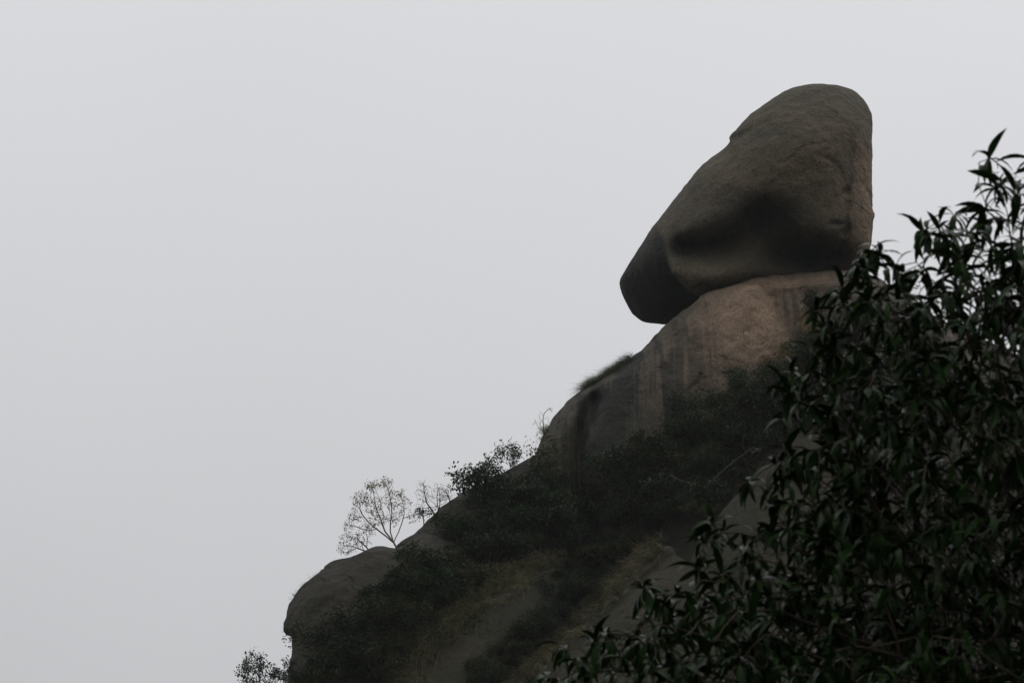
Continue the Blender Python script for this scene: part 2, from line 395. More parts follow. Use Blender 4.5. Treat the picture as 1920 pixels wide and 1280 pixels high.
def b_stain_shade(x, y):
    nose = smooth(5, -5, x-b_crease(y))*smooth(400, 450, y)  # dark nose: its own grey lichen plus painted underside shade
    return 0.12 + 0.85*G(x, y, 1425, 408, 66, 36, 12) + 1.0*G(x, y, 1505, 480, 62, 30) + 0.7*np.exp(-(seg_d(x, y, [(1600, 285), (1592, 340), (1584, 380), (1578, 440), (1566, 480)])/4)**2)*(0.5+0.5*np.sin(y/9.0)) + 0.95*nose + 0.6*G(x, y, 1310, 448, 60, 18) + 0.2*smooth(250, 160, y) + 0.3*G(x, y, 1385, 254, 30, 8, -25)  # stain, plus shade painted into hollow, undercut, crease and notch
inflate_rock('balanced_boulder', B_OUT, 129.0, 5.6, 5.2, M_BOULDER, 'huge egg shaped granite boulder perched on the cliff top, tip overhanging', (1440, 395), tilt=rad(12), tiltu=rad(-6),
             kf=2.5, nth=640, nph=190, feat=b_feat, amp=0.09, warm=b_warm, stain_shade=b_stain_shade, seed=3, cat='boulder', flake=0.5)

# --- pedestal cliff under it
P_OUT = [(1253, 605), (1290, 573), (1330, 544), (1380, 526), (1430, 513), (1480, 515), (1530, 511), (1580, 507), (1630, 511), (1690, 552), (1780, 620), (1850, 700), (1830, 860), (1700, 1000),
         (1500, 1060), (1250, 1060), (1100, 1020), (1035, 950), (1003, 870), (1006, 848), (1017, 815), (1028, 790), (1050, 762), (1088, 728), (1140, 697), (1196, 660), (1226, 632)]
def p_feat(x, y):
    h = -2.2*np.exp(-(seg_d(x, y, [(1122, 740), (1100, 800), (1094, 860), (1100, 950)])/17)**2)      # gully
    h += -0.55*np.exp(-(seg_d(x, y, [(1440, 545), (1470, 600), (1490, 640)])/20)**2)*smooth(1420, 1450, x)
    h += -0.5*G(x, y, 1500, 570, 45, 35)
    xl = np.interp(y, [520, 545, 580, 640, 700], [1432, 1440, 1450, 1478, 1500]) + 5*np.sin(y/11.0) + 3*np.sin(y/4.7)
    h += -0.6*smooth(-4, 16, x-xl)*smooth(535, 556, y)*smooth(1620, 1540, x)
    h += 0.5*G(x, y, 1410, 560, 22, 40, 10) + 0.35*G(x, y, 1385, 600, 50, 70)
    h += -0.14*np.exp(-(seg_d(x, y, [(1412, 560), (1425, 572), (1432, 590)])/3)**2)
    h += -0.22*np.exp(-(seg_d(x, y, [(1290, 735), (1310, 715), (1318, 700)])/3)**2)
    h += -0.35*G(x, y, 1262, 625, 12, 26, 20) + 0.25*G(x, y, 1272, 615, 8, 22, 10)
    h += -0.5*G(x, y, 1378, 706, 24, 9, 5) + 0.25*np.exp(-(seg_d(x, y, [(1090, 735), (1150, 700), (1200, 668)])/14)**2)
    h += -0.35*G(x, y, 1180, 760, 25, 90, 5) + 0.3*G(x, y, 1060, 800, 25, 60, 10)
    h += 0.18*np.sin(x/13.0 + 0.012*y + 1.5*np.sin(y/90.0))*smooth(1330, 1180, x)*0.4
    return h
def p_warm(x, y):
    return 0.12 + 0.85*G(x, y, 1410, 600, 115, 100, -20) + 0.45*G(x, y, 1470, 530, 140, 22) + 0.3*G(x, y, 1290, 700, 60, 80)
def p_stain_shade(x, y):
    return np.clip(0.25 + 0.75*smooth(1400, 1200, x) + 0.5*smooth(-10, 20, x-np.interp(y, [520, 545, 580, 640, 700], [1432, 1440, 1450, 1478, 1500]))*smooth(535, 558, y) + 0.35*G(x, y, 1335, 640, 14, 80) + 0.6*np.exp(-(seg_d(x, y, [(1118, 745), (1098, 800), (1092, 860), (1100, 950)])/18)**2) - 0.5*G(x, y, 1400, 610, 60, 70), 0, 1)  # seep stains, plus gully shade painted into the colour
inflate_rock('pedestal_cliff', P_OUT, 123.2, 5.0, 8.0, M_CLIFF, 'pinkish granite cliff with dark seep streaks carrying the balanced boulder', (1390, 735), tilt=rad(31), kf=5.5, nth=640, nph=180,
             feat=p_feat, amp=0.16, camp=0.10, warm=p_warm, stain_shade=p_stain_shade, seed=21, cat='cliff')

# --- dome rock at the lower end of the ridge
D_OUT = [(533, 1170), (533, 1184), (540, 1192), (549, 1198), (551, 1230), (551, 1330), (600, 1420), (760, 1440), (900, 1380), (930, 1200), (880, 1050), (800, 1000), (752, 1019), (738, 1022), (715, 1020), (692, 1023),
         (660, 1040), (622, 1056), (590, 1078), (566, 1100), (549, 1128), (540, 1152)]
def d_feat(x, y):
    h = -0.7*np.exp(-(seg_d(x, y, [(548, 1196), (600, 1215), (680, 1230)])/16)**2) - 0.4*G(x, y, 745, 1060, 24, 40, 10)
    return h + 0.25*G(x, y, 640, 1110, 50, 40)
inflate_rock('dome_rock', D_OUT, 112.0, 3.6, 4.0, M_DOME, 'dark rounded dome of rock with a drooping nose at the low end of the ridge', (725, 1190), tilt=rad(30), kf=2.8, nth=480, nph=120,
             feat=d_feat, amp=0.14, warm=lambda x, y: 0.25 + 0.4*G(x, y, 620, 1110, 90, 60), stain_shade=lambda x, y: 0.45 + 0*x, seed=31)

# --- ridge rock between dome and cliff
R_OUT = [(742, 1024), (775, 999), (812, 967), (850, 937), (890, 911), (925, 895), (962, 874), (1003, 852), (1040, 852), (1075, 900), (1060, 980), (980, 1040), (880, 1100), (790, 1110), (745, 1070)]
inflate_rock('ridge_rock', R_OUT, 118.2, 2.0, 3.0, M_DOME, 'low dark rock rib climbing the skyline from dome to cliff', (905, 985), tilt=rad(40), tiltu=rad(14), kf=3.0, nth=400, nph=90,
             amp=0.16, warm=lambda x, y: 0.3+0*x, stain_shade=lambda x, y: 0.4+0*x, seed=41)

def hill_hit(px, py, off=0.0):
    d = ray(px, py); D = np.linspace(60, 150, 1800)
    P = CAM + d[None, :]*D[:, None]
    z = hill_z(P[:, 0], P[:, 1]); k = np.argmax(P[:, 2] < z)
    return D[k] if P[k, 2] < z[k] else 125.0
# --- bare slabs low on the slope
A_OUT = [(700, 1330), (752, 1276), (812, 1212), (872, 1160), (935, 1108), (985, 1080), (1030, 1066), (1060, 1064), (1068, 1085), (1050, 1122), (1005, 1162), (950, 1215), (900, 1275), (860, 1340), (780, 1380)]
inflate_rock('hillside_slab', A_OUT, hill_hit(900, 1210)+0.1, 1.0, 2.5, M_SLAB, 'bare grey brown rock slab with grass on its upper edge, lower left of the leaning slab', (905, 1205), tilt=rad(44), tiltu=rad(4), kf=3.0, nth=360, nph=80,
             amp=0.12, warm=lambda x, y: 0.35+0*x, stain_shade=lambda x, y: 0.35+0*x, seed=51)
Bs_OUT = [(930, 1335), (985, 1282), (1060, 1207), (1125, 1137), (1180, 1076), (1225, 1031), (1250, 1019), (1266, 1024), (1284, 1046), (1370, 1070), (1500, 1130), (1580, 1220), (1560, 1400), (1250, 1460), (1000, 1420)]
inflate_rock('leaning_slab', Bs_OUT, hill_hit(1240, 1200)-0.3, 1.8, 3.0, M_SLAB, 'long leaning tan rock slab fringed with straw grass, partly behind the leafy tree', (1240, 1200), tilt=rad(42), tiltu=rad(-6), kf=3.2, nth=420, nph=90,
             amp=0.14, warm=lambda x, y: 0.45+0.2*G(x, y, 1250, 1060, 60, 40), stain_shade=lambda x, y: 0.35+0*x, seed=61,
             feat=lambda x, y: -0.5*np.exp(-(seg_d(x, y, [(1262, 1040), (1200, 1090), (1090, 1200), (1030, 1280)])/9)**2))
C_OUT = [(1290, 1060), (1332, 984), (1350, 962), (1392, 915), (1432, 880), (1468, 855), (1490, 820), (1540, 795), (1650, 800), (1760, 880), (1800, 1020), (1700, 1200), (1500, 1240), (1340, 1160)]
inflate_rock('upper_slab', C_OUT, hill_hit(1520, 1010)-1.2, 2.2, 3.0, M_SLAB, 'smooth grey brown rock shoulder rising behind the leafy tree branches', (1520, 1010), tilt=rad(38), tiltu=rad(-10), kf=2.8, nth=420, nph=90,
             amp=0.14, warm=lambda x, y: 0.4+0*x, stain_shade=lambda x, y: 0.3+0*x, seed=71)

# ------------------------------------------------------------------ surface lookup for planting
allV = [HILL_V]; tri_h = np.concatenate([HILL_F[:, [0, 1, 2]], HILL_F[:, [0, 2, 3]]]); allF = [tri_h]; off = len(HILL_V)
for k, (V, F) in ROCKS.items():
    if k == 'balanced_boulder': continue
    allV.append(V); allF.append(F+off); off += len(V)
BV = BVHTree.FromPolygons(np.concatenate(allV).tolist(), np.concatenate(allF).tolist(), all_triangles=True)
def hit(px, py):
    r = BV.ray_cast(Vector(CAM), Vector(ray(px, py)))
    return (np.array(r[0]), np.array(r[1])) if r[0] is not None else (None, None)
def hit_below(px, py, maxdy=80):
    """surface point on or just under a skyline pixel"""
    for dy in range(0, maxdy, 2):
        p, n = hit(px, py+dy)
        if p is not None and np.linalg.norm(p-CAM) < 160: return p, n
    return None, None

# ------------------------------------------------------------------ plants: growth
def grow(root_nodes, att, step, kill, maxit=220, bias=(0, 0, 0), jit=0.15, seed=0, mom=0.35):
    r = np.random.default_rng(seed)
    nodes = [np.array(p, float) for p in root_nodes]; par = [-1]+list(range(len(nodes)-1))
    A = np.array(att, float); best = np.full(len(A), 1e9); bi = np.zeros(len(A), int); alive = np.ones(len(A), bool)
    def upd(new_idx):
        Pn = np.array([nodes[i] for i in new_idx])
        for s in range(0, len(Pn), 400):
            d = np.linalg.norm(A[:, None, :]-Pn[None, s:s+400], axis=2)
            k = d.argmin(1); dm = d[np.arange(len(A)), k]; b_ = dm < best
            best[b_] = dm[b_]; bi[b_] = np.array(new_idx[s:s+400])[k[b_]]
    upd(list(range(len(nodes))))
    seen = {}
    for it in range(maxit):
        alive &= best > kill
        if not alive.any(): break
        idx = np.where(alive)[0]
        acc = {}
        P = np.array(nodes)
        dirs = A[idx]-P[bi[idx]]; dirs /= np.linalg.norm(dirs, axis=1)[:, None]+1e-9
        for i, d in zip(bi[idx], dirs): acc[i] = acc.get(i, 0)+d
        new = []
        for i, d in acc.items():
            if seen.get(i, 0) > 3: continue
            d = d/(np.linalg.norm(d)+1e-9) + np.array(bias) + r.normal(0, jit, 3)
            if par[i] >= 0:
                pd = nodes[i]-nodes[par[i]]; pd /= np.linalg.norm(pd)+1e-9; d = d+pd*mom
            d /= np.linalg.norm(d)+1e-9
            nodes.append(nodes[i]+d*step); par.append(i); new.append(len(nodes)-1); seen[i] = seen.get(i, 0)+1
        if not new: break
        upd(new)
    return np.array(nodes), np.array(par)
def radii(nodes, par, r0, e=2.3, rmax=9):
    n = len(nodes); acc = np.zeros(n)
    for i in range(n-1, -1, -1):
        if acc[i] == 0: acc[i] = r0**e
        if par[i] >= 0: acc[par[i]] += acc[i]
    return np.minimum(acc**(1/e), rmax)
def chains(nodes, par, rr):
    kids = [[] for _ in nodes]
    for i, p in enumerate(par):
        if p >= 0: kids[p].append(i)
    res = []; stack = [(0, None)]
    while stack:
        i, p = stack.pop(); ch = [p] if p is not None else []
        ch.append(i)
        while kids[i]:
            ks = sorted(kids[i], key=lambda k: -rr[k]); 
            for k in ks[1:]: stack.append((k, i))
            i = ks[0]; ch.append(i)
        if len(ch) > 1: res.append(ch)
    return res, kids
def tubes(nodes, chs, rr, sides=4, first_r=None):
    VV, FF = [], []; off = 0
    for ch in chs:
        P = nodes[ch]; r = rr[ch].copy()
        if len(ch) > 1 and ch[0] != 0: r[0] = r[1]
        T = np.gradient(P, axis=0); T /= np.linalg.norm(T, axis=1)[:, None]+1e-9
        ref = np.array([0.31, 0.17, 0.93]) if abs(T[0, 2]) < 0.8 else np.array([0.9, 0.3, 0.1])
        A_ = np.cross(T, ref); A_ /= np.linalg.norm(A_, axis=1)[:, None]+1e-9; B_ = np.cross(T, A_)
        a = np.arange(sides)/sides*2*np.pi
        ring = P[:, None, :] + r[:, None, None]*(np.cos(a)[None, :, None]*A_[:, None, :]+np.sin(a)[None, :, None]*B_[:, None, :])
        VV.append(ring.reshape(-1, 3)); m = len(ch)
        rows = np.arange(m-1)[:, None]*sides; c0 = np.arange(sides)[None, :]; c1 = (c0+1) % sides
        FF.append(np.stack([rows+c0, rows+c1, rows+sides+c1, rows+sides+c0], -1).reshape(-1, 4)+off); off += m*sides
    return np.concatenate(VV), np.concatenate(FF)
def frames(d, upn):
    """rotation matrices with local Y along d and local Z close to upn"""
    d = d/(np.linalg.norm(d, axis=1)[:, None]+1e-9)
    x = np.cross(d, upn); x /= np.linalg.norm(x, axis=1)[:, None]+1e-9
    z = np.cross(x, d)
    return np.stack([x, d, z], -1)
def leaf_template(wid, bend, fold, segs=4, tipdrop=0.0):
    ts = np.linspace(0, 1, segs+1); V = []; 
    for t_ in ts:
        wd = wid*0.5*(math.sin(math.pi*min(1, t_**0.85*0.98+0.01))**0.9) + (0.012 if t_ < 0.999 else 0.002)
        y = math.sin(t_*bend)/bend if bend else t_; z = -(1-math.cos(t_*bend))/bend if bend else 0
        z -= tipdrop*t_**4; up_ = fold*wd
        V += [(-wd, y, z+up_), (0, y, z), (wd, y, z+up_)]
    F = []
    for i in range(segs):
        a = i*3
        F += [(a, a+1, a+4, a+3), (a+1, a+2, a+5, a+4)]
    return np.array(V), np.array(F)
def leaf_cloud(templates, pos, R, L, rs):
    """joined leaves; returns V, F, tint"""
    VV, FF, TT = [], [], []; off = 0
    pick = rs.integers(0, len(templates), len(pos))
    for k, (tv, tf) in enumerate(templates):
        m = pick == k
        if not m.any(): continue
        v = np.einsum('nij,vj->nvi', R[m], tv)*L[m][:, None, None] + pos[m][:, None, :]
        n = v.shape[0]; f = tf[None] + (np.arange(n)*len(tv))[:, None, None] + off
        VV.append(v.reshape(-1, 3)); FF.append(f.reshape(-1, tf.shape[1])); TT.append(np.repeat(rs.random(n), len(tv))); off += n*len(tv)
    return np.concatenate(VV), np.concatenate(FF), np.concatenate(TT)
def rand_dirs(rs, n):
    d = rs.normal(0, 1, (n, 3)); return d/np.linalg.norm(d, axis=1)[:, None]
SMALL = [leaf_template(0.5, 0.6, 0.25, 2), leaf_template(0.42, 1.0, 0.3, 2), leaf_template(0.6, 0.3, 0.15, 2)]

# ------------------------------------------------------------------ hillside bushes (templates, then copies)
def bush_meshes(kind, seed, H=1.5, Wd=1.6, nl=1500, leaf=(0.07, 0.14), mat=M_BUSH, twig=M_TWIG, att_n=90, blobs=6, zlo=0.35):
    rs = np.random.default_rng(seed)
    # uneven crown: several lobes of leaf sprays
    C = np.stack([rs.normal(0, Wd*0.27, blobs), rs.normal(0, Wd*0.27, blobs), rs.uniform(zlo, 0.85, blobs)*H], -1)
    rb = rs.uniform(0.22, 0.42, blobs)*Wd*0.75
    k = rs.integers(0, blobs, att_n); A = C[k] + rand_dirs(rs, att_n)*(rs.random(att_n)**0.33*rb[k])[:, None]*np.array([1, 1, 0.85])
    A = A[A[:, 2] > 0.08]
    nodes, par = grow([(0, 0, -0.45), (0, 0, 0.0)], A, 0.13*H/1.5, 0.14*H/1.5, 60, (0, 0, 0.12), 0.2, seed)
    rr = radii(nodes, par, 0.006, 2.2, 0.06); chs, kids = chains(nodes, par, rr)
    tv, tf = tubes(nodes, chs, rr, 3)
    tips = np.array([i for i in range(len(nodes)) if len(kids[i]) == 0 or rr[i] < 0.011])
    src = rs.choice(tips, nl)
    sp = 0.13*H/1.5
    pos = nodes[src] + rs.normal(0, sp, (nl, 3)); d = rand_dirs(rs, nl) + np.array([0, 0, 0.15]); up = rand_dirs(rs, nl)*0.7+np.array([0, 0, 1.0])
    V, F, T = leaf_cloud(SMALL, pos, frames(d, up), rs.uniform(*leaf, nl), rs)
    clump = 0.35*fbm(V, 2.2/Wd*1.6, 2, seed)
    T = np.clip((T-0.5)*0.7+0.35+clump*1.3, 0, 1)
    return (tv, tf), (V, F, T)
def make_bush(name, loc, label, cat, group, data, mat, twig, scale=1.0, rz=0.0):
    (tv, tf), (V, F, T) = data
    e = thing(name, loc, label, cat, group); e.rotation_euler = (0, 0, rz); e.scale = (scale,)*3
    s = mesh_obj('stems', tv, tf, twig, e); f = mesh_obj('foliage', V, F, mat, e, attrs={'tint': T})
    return e
def copy_thing(src, loc, rz, sc, label=None, group=None):
    c = src.copy(); COL.objects.link(c); c.location = loc; c.rotation_euler = (0, 0, rz); c.scale = sc
    if label: c['label'] = label
    if group: c['group'] = group
    for ch in src.children:
        k = ch.copy(); COL.objects.link(k); k.parent = c
    return c
def in_poly(x, y, poly):
    ins = False; j = len(poly)-1
    for i in range(len(poly)):
        xi, yi = poly[i]; xj, yj = poly[j]
        if (yi > y) != (yj > y) and x < (xj-xi)*(y-yi)/(yj-yi)+xi: ins = not ins
        j = i
    return ins
ZONES = [
  ('thicket_bush', 'dark bush in the thicket below the cliff foot', 'dark bushes of the thicket under the cliff',
   [(1130, 985), (1165, 890), (1240, 830), (1300, 812), (1370, 768), (1440, 735), (1500, 690), (1580, 630), (1700, 640), (1700, 780), (1480, 815), (1400, 890), (1330, 965), (1225, 1000), (1140, 1070), (1085, 1060)], 140, 17),
  ('ridge_bush', 'dark bush on the slope under the rock rib', 'dark bushes of the slope under the rock rib',
   [(800, 1068), (870, 1008), (945, 948), (1010, 912), (1060, 940), (1090, 960), (1080, 1030), (1005, 1028), (915, 1070), (845, 1125), (785, 1180), (705, 1285), (600, 1300), (640, 1240), (720, 1190), (700, 1130)], 105, 19),
  ('dome_bush', 'dark bush growing against the dome rock', 'bushes against the dome rock',
   [(575, 1260), (630, 1215), (700, 1185), (745, 1120), (785, 1100), (770, 1190), (690, 1290), (570, 1300)], 40, 18),
  ('gully_bush', 'dark bush in the gully between the two grass fringed slabs', 'bushes in the gully between the slabs',
   [(1062, 1075), (1090, 1055), (1150, 1062), (1060, 1150), (990, 1225), (925, 1290), (880, 1295), (930, 1240), (1010, 1165), (1052, 1125)], 40, 14)]
bush_src = []
LOOK = ['dense rounded ', 'low spreading olive ', 'upright narrow ', 'coarse leaved ', 'thin small leaved olive ']
bdefs = [dict(H=1.5, Wd=1.7, nl=2600), dict(H=1.2, Wd=1.9, nl=2500, blobs=8), dict(H=1.9, Wd=1.5, nl=2300, leaf=(0.07, 0.12)), dict(H=1.4, Wd=1.5, nl=1500, leaf=(0.10, 0.17), blobs=5), dict(H=1.7, Wd=1.9, nl=1600, leaf=(0.06, 0.10), blobs=7)]
bdata = [bush_meshes('b', 100+i, **d) for i, d in enumerate(bdefs)]
for zi, (nm, lab, grp, poly, cnt, mind) in enumerate(ZONES):
    xs_ = [p[0] for p in poly]; ys_ = [p[1] for p in poly]; placed = []; tries = 0; srcs = {}
    while len(placed) < cnt and tries < 6000:
        tries += 1
        x, y = random.uniform(min(xs_), max(xs_)), random.uniform(min(ys_), max(ys_))
        if not in_poly(x, y, poly) or any(math.hypot(x-a, y-b_) < mind for a, b_ in placed): continue
        p, n = hit(x, y+10)
        if p is None or np.linalg.norm(p-CAM) > 150: continue
        placed.append((x, y)); k = random.randrange(len(bdata)); rz = random.uniform(0, 6.28)
        s = random.choice((0.65, 0.85, 1.0, 1.15, 1.3, 1.65))*random.uniform(0.9, 1.1)*(0.75 if zi == 2 else 1)*float(np.interp(y, [960, 1060], [1.0, 0.82] if zi != 3 else [0.62, 0.62])); sc = (s*random.uniform(0.9, 1.15), s*random.uniform(0.9, 1.15), s*random.uniform(0.75, 1.1))
        lab_k = LOOK[k] + lab
        if k not in srcs:
            if zi == 0:
                e = make_bush(nm, p, lab_k, 'bush', grp, bdata[k], (M_OLIVE if k in (1, 4) else M_BUSH), M_TWIG, 1, rz); e.scale = sc; bush_src.append((k, e))
            else:
                e = copy_thing(dict(bush_src)[k], p, rz, sc, lab_k, grp); e.name = nm
            srcs[k] = e
        else:
            e = copy_thing(srcs[k], p, rz, sc)

# distinct bushes
def single_bush(name, px, py, label, seed, mat, sc=1.0, twig=M_TWIG, below=False, cat='bush', sink=0.0, group=None, **kw):
    p, n = hit_below(px, py) if below else hit(px, py)
    if p is None: print('NO HIT', name, px, py); return None
    p = p - np.array([0, 0, sink])
    return make_bush(name, p, label, cat, group, bush_meshes('s', seed, **kw), mat, twig, sc, random.uniform(0, 6))
single_bush('ochre_bush', 1480, 720, 'ochre leaved bush at the cliff foot behind the leafy tree', 301, M_OCHRE, H=1.7, Wd=2.4, nl=900, leaf=(0.06, 0.12))
single_bush('ochre_bush', 1540, 650, 'small orange tinged bush beside the pink cliff face, half behind the leafy tree', 302, M_OCHRE, H=1.9, Wd=1.6, nl=700, leaf=(0.06, 0.12))
single_bush('cliff_bush', 1410, 752, 'dense green bush growing in front of the small hollow at the cliff foot', 303, M_EVER, H=1.3, Wd=2.2, nl=1500, leaf=(0.06, 0.12))
single_bush('cliff_bush', 1520, 600, 'dark rounded bush on the stained cliff under the boulder', 304, M_BUSH, H=1.6, Wd=1.5, nl=1300)
single_bush('russet_bush', 960, 1050, 'reddish brown leaved bush among dark bushes below the ridge', 305, M_RUSSET, H=0.8, Wd=1.0, nl=260, leaf=(0.05, 0.1))
single_bush('russet_bush', 1010, 1010, 'tiny russet bush higher up the slope among dark bushes', 306, M_RUSSET, H=0.6, Wd=0.7, nl=120, leaf=(0.05, 0.1))
single_bush('summit_bush', 1628, 500, 'small pale green bush beside the right foot of the boulder', 307, M_EVER, H=0.9, Wd=0.9, nl=420, leaf=(0.05, 0.1), below=True)
single_bush('summit_bush', 1705, 500, 'feathery green bush on the summit seen between leafy tree sprays', 308, M_EVER, H=1.1, Wd=1.1, nl=500, leaf=(0.05, 0.1), below=True)
# evergreens on the skyline
single_bush('skyline_shrub', 915, 905, 'leafy green shrub on the skyline above the rock rib, left of its taller twin', 311, M_EVER, below=True, H=1.3, Wd=1.5, nl=800, leaf=(0.10, 0.18), att_n=90, blobs=9, zlo=0.1)
single_bush('skyline_shrub', 958, 880, 'taller leafy green shrub on the skyline next to the cliff', 312, M_EVER, below=True, H=1.7, Wd=1.2, nl=650, leaf=(0.10, 0.18), att_n=80, blobs=9, zlo=0.1)
single_bush('skyline_shrub', 895, 912, 'low broad leafy shrub hugging the skyline of the rock rib', 313, M_EVER, below=True, H=0.9, Wd=1.1, nl=320, leaf=(0.09, 0.15), blobs=5)
single_bush('skyline_shrub', 795, 985, 'small dark shrub at the foot of the bare skyline sapling', 314, M_BUSH, below=True, H=0.9, Wd=1.2, nl=260, leaf=(0.07, 0.12), blobs=6)
single_bush('skyline_shrub', 545, 1222, 'dark leafy shrub tucked under the nose of the dome rock', 315, M_EVER, below=False, H=1.0, Wd=0.9, nl=330, leaf=(0.08, 0.13))

# ------------------------------------------------------------------ deciduous saplings on the skyline
def sapling(name, label, base_px, stems, targets, seed, leafmat, nleaf, lsize, r0=0.0065, step=0.15, twig=M_TWIG, cat='tree', spread=14, natt=220, below=True, sink=0.3, depth=0.8, leaf_lo=-1.0, path=None, rmax=0.06):
    """targets: list of px ellipses (cx, cy, rx, ry) the crown fills"""
    rs = np.random.default_rng(seed)
    p, n = hit_below(*base_px) if below else hit(*base_px)
    D = np.linalg.norm(p-CAM)
    groups = stems if isinstance(stems, list) else [(0.0, targets)]
    base = [np.zeros(3)-np.array([0, 0, sink])]
    if path:
        D = D + 0.6
        pts = [np.zeros(3)] + [at(x_, y_, D)-p for x_, y_ in path]
        for a_, b_ in zip(pts[:-1], pts[1:]):
            for k_ in range(4): base.append(a_+(b_-a_)*k_/4 + rs.normal(0, 0.015, 3))
        base.append(pts[-1])
    cnt = len(base); fork = base[-1] if path else np.zeros(3)
    NN, PP = [np.array(base)], [np.arange(-1, cnt-1)]
    for gi, (lean, tg) in enumerate(groups):
        A = []
        for (cx, cy, rx, ry, frac) in tg:
            for _ in range(int(natt*frac)):
                q = rand_dirs(rs, 1)[0]*rs.random()**0.4
                A.append(at(cx+q[0]*rx, cy+q[1]*ry, D+q[2]*depth))
        A = np.array(A)-p
        st0 = [fork-np.array([0, 0, 0.1]), fork+np.array((lean*0.05, 0, 0.02))] + [fork+np.array((lean*0.3*k_, rs.normal(0, .04), 0.02+0.22*k_)) for k_ in (1, 2)]*(1 if lean else 0)
        nd, pr = grow(st0, A, step, step*0.95, 90, (0, 0, 0.16), 0.12, seed+gi, 0.7)
        nd = nd[1:]; pr = pr[1:]-1; pr = np.where(pr < 0, len(base)-1, pr+cnt)
        NN.append(nd); PP.append(pr); cnt += len(nd)
    nodes = np.concatenate(NN); par = np.concatenate(PP)
    rr = radii(nodes, par, r0, 2.1, rmax); chs, kids = chains(nodes, par, rr)
    e = thing(name, p, label, cat)
    main = [c for c in chs if rr[c[min(1, len(c)-1)]] > r0*2.4]; fine = [c for c in chs if not rr[c[min(1, len(c)-1)]] > r0*2.4]
    tv, tf = tubes(nodes, main, rr, 5); mesh_obj('trunk', tv, tf, twig, e)
    if fine:
        tv, tf = tubes(nodes, fine, rr, 3); mesh_obj('twigs', tv, tf, twig, e)['kind'] = 'stuff'
    if nleaf:
        tips = np.array([i for i in range(len(nodes)) if len(kids[i]) == 0 or (rr[i] < r0*1.9 and i % 3 == 0)])
        if leaf_lo > -1: tips = tips[nodes[tips][:, 2] > leaf_lo]
        src = rs.choice(tips, nleaf); pos = nodes[src]+rs.normal(0, 0.06, (nleaf, 3))
        V, F, T = leaf_cloud(SMALL, pos, frames(rand_dirs(rs, nleaf)-np.array([0, 0, 0.4]), rand_dirs(rs, nleaf)), rs.uniform(*lsize, nleaf), rs)
        o = mesh_obj('crown', V, F, leafmat, e, attrs={'tint': T})
    return e
sapling('autumn_tree', 'slender skyline tree with thin forked stems and sparse yellow brown leaves', (778, 1135),
        [(-1.0, [(655, 985, 16, 10, 0.05), (668, 965, 16, 14, 0.07), (690, 990, 20, 14, 0.06), (676, 935, 18, 14, 0.09)]), (-0.6, [(698, 912, 16, 13, 0.09), (700, 945, 26, 20, 0.10), (718, 975, 14, 14, 0.05), (705, 970, 20, 14, 0.05)]),
         (-0.25, [(722, 908, 14, 10, 0.07), (732, 935, 18, 22, 0.10), (738, 968, 14, 18, 0.07)]), (0.35, [(752, 925, 12, 16, 0.03), (756, 950, 18, 20, 0.05), (772, 968, 12, 12, 0.03)])],
        None, 401, M_DRY, 1800, (0.05, 0.11), natt=1000, step=0.11, r0=0.0036, below=False, twig=M_SAPTWIG, rmax=0.045, path=[(768, 1085), (757, 1045), (744, 1026), (738, 1016)])
sapling('autumn_shrub', 'low wispy shrub with dry leaves leaning over the dome rock', (690, 1030), 1,
        [(665, 1012, 34, 18, 0.7), (650, 1030, 20, 10, 0.3)], 402, M_DRY, 260, (0.05, 0.11), natt=260, step=0.11, r0=0.005)
sapling('bare_sapling', 'bare twiggy sapling with few leaves on the skyline of the rock rib', (818, 968), [(-0.5, [(793, 925, 16, 26, 0.4), (785, 960, 16, 14, 0.12)]), (0.25, [(822, 930, 22, 24, 0.35)])],
        [(795, 925, 18, 26, 0.5), (815, 935, 22, 24, 0.4), (785, 960, 16, 14, 0.15)], 403, M_DRY, 110, (0.05, 0.10), natt=420, step=0.11, r0=0.005)
sapling('wispy_sapling', 'thin leafless sapling sprouting between bare sapling and evergreen shrubs on skyline', (845, 945), 2,
        [(835, 925, 20, 18, 0.8)], 404, M_DRY, 30, (0.05, 0.09), natt=160, step=0.10, r0=0.005)
sapling('dead_brush', 'pale leafless brush sticking out of the thicket beside the rock shoulder', (1330, 960), 2,
        [(1290, 900, 70, 30, 0.5), (1270, 925, 50, 20, 0.3), (1400, 850, 30, 40, 0.2)], 405, M_DRY, 0, (0.05, 0.1), natt=90, twig=M_PALETWIG, below=False, r0=0.008, depth=0.6)
sapling('cliff_edge_brush', 'fine leafless brush on the rounded edge of the streaked cliff', (1020, 812), 2,
        [(1016, 790, 16, 22, 1.0), (1030, 768, 10, 10, .3)], 406, M_DRY, 0, (0.05, 0.1), natt=60, r0=0.005, step=0.1, depth=0.4, sink=0.1)
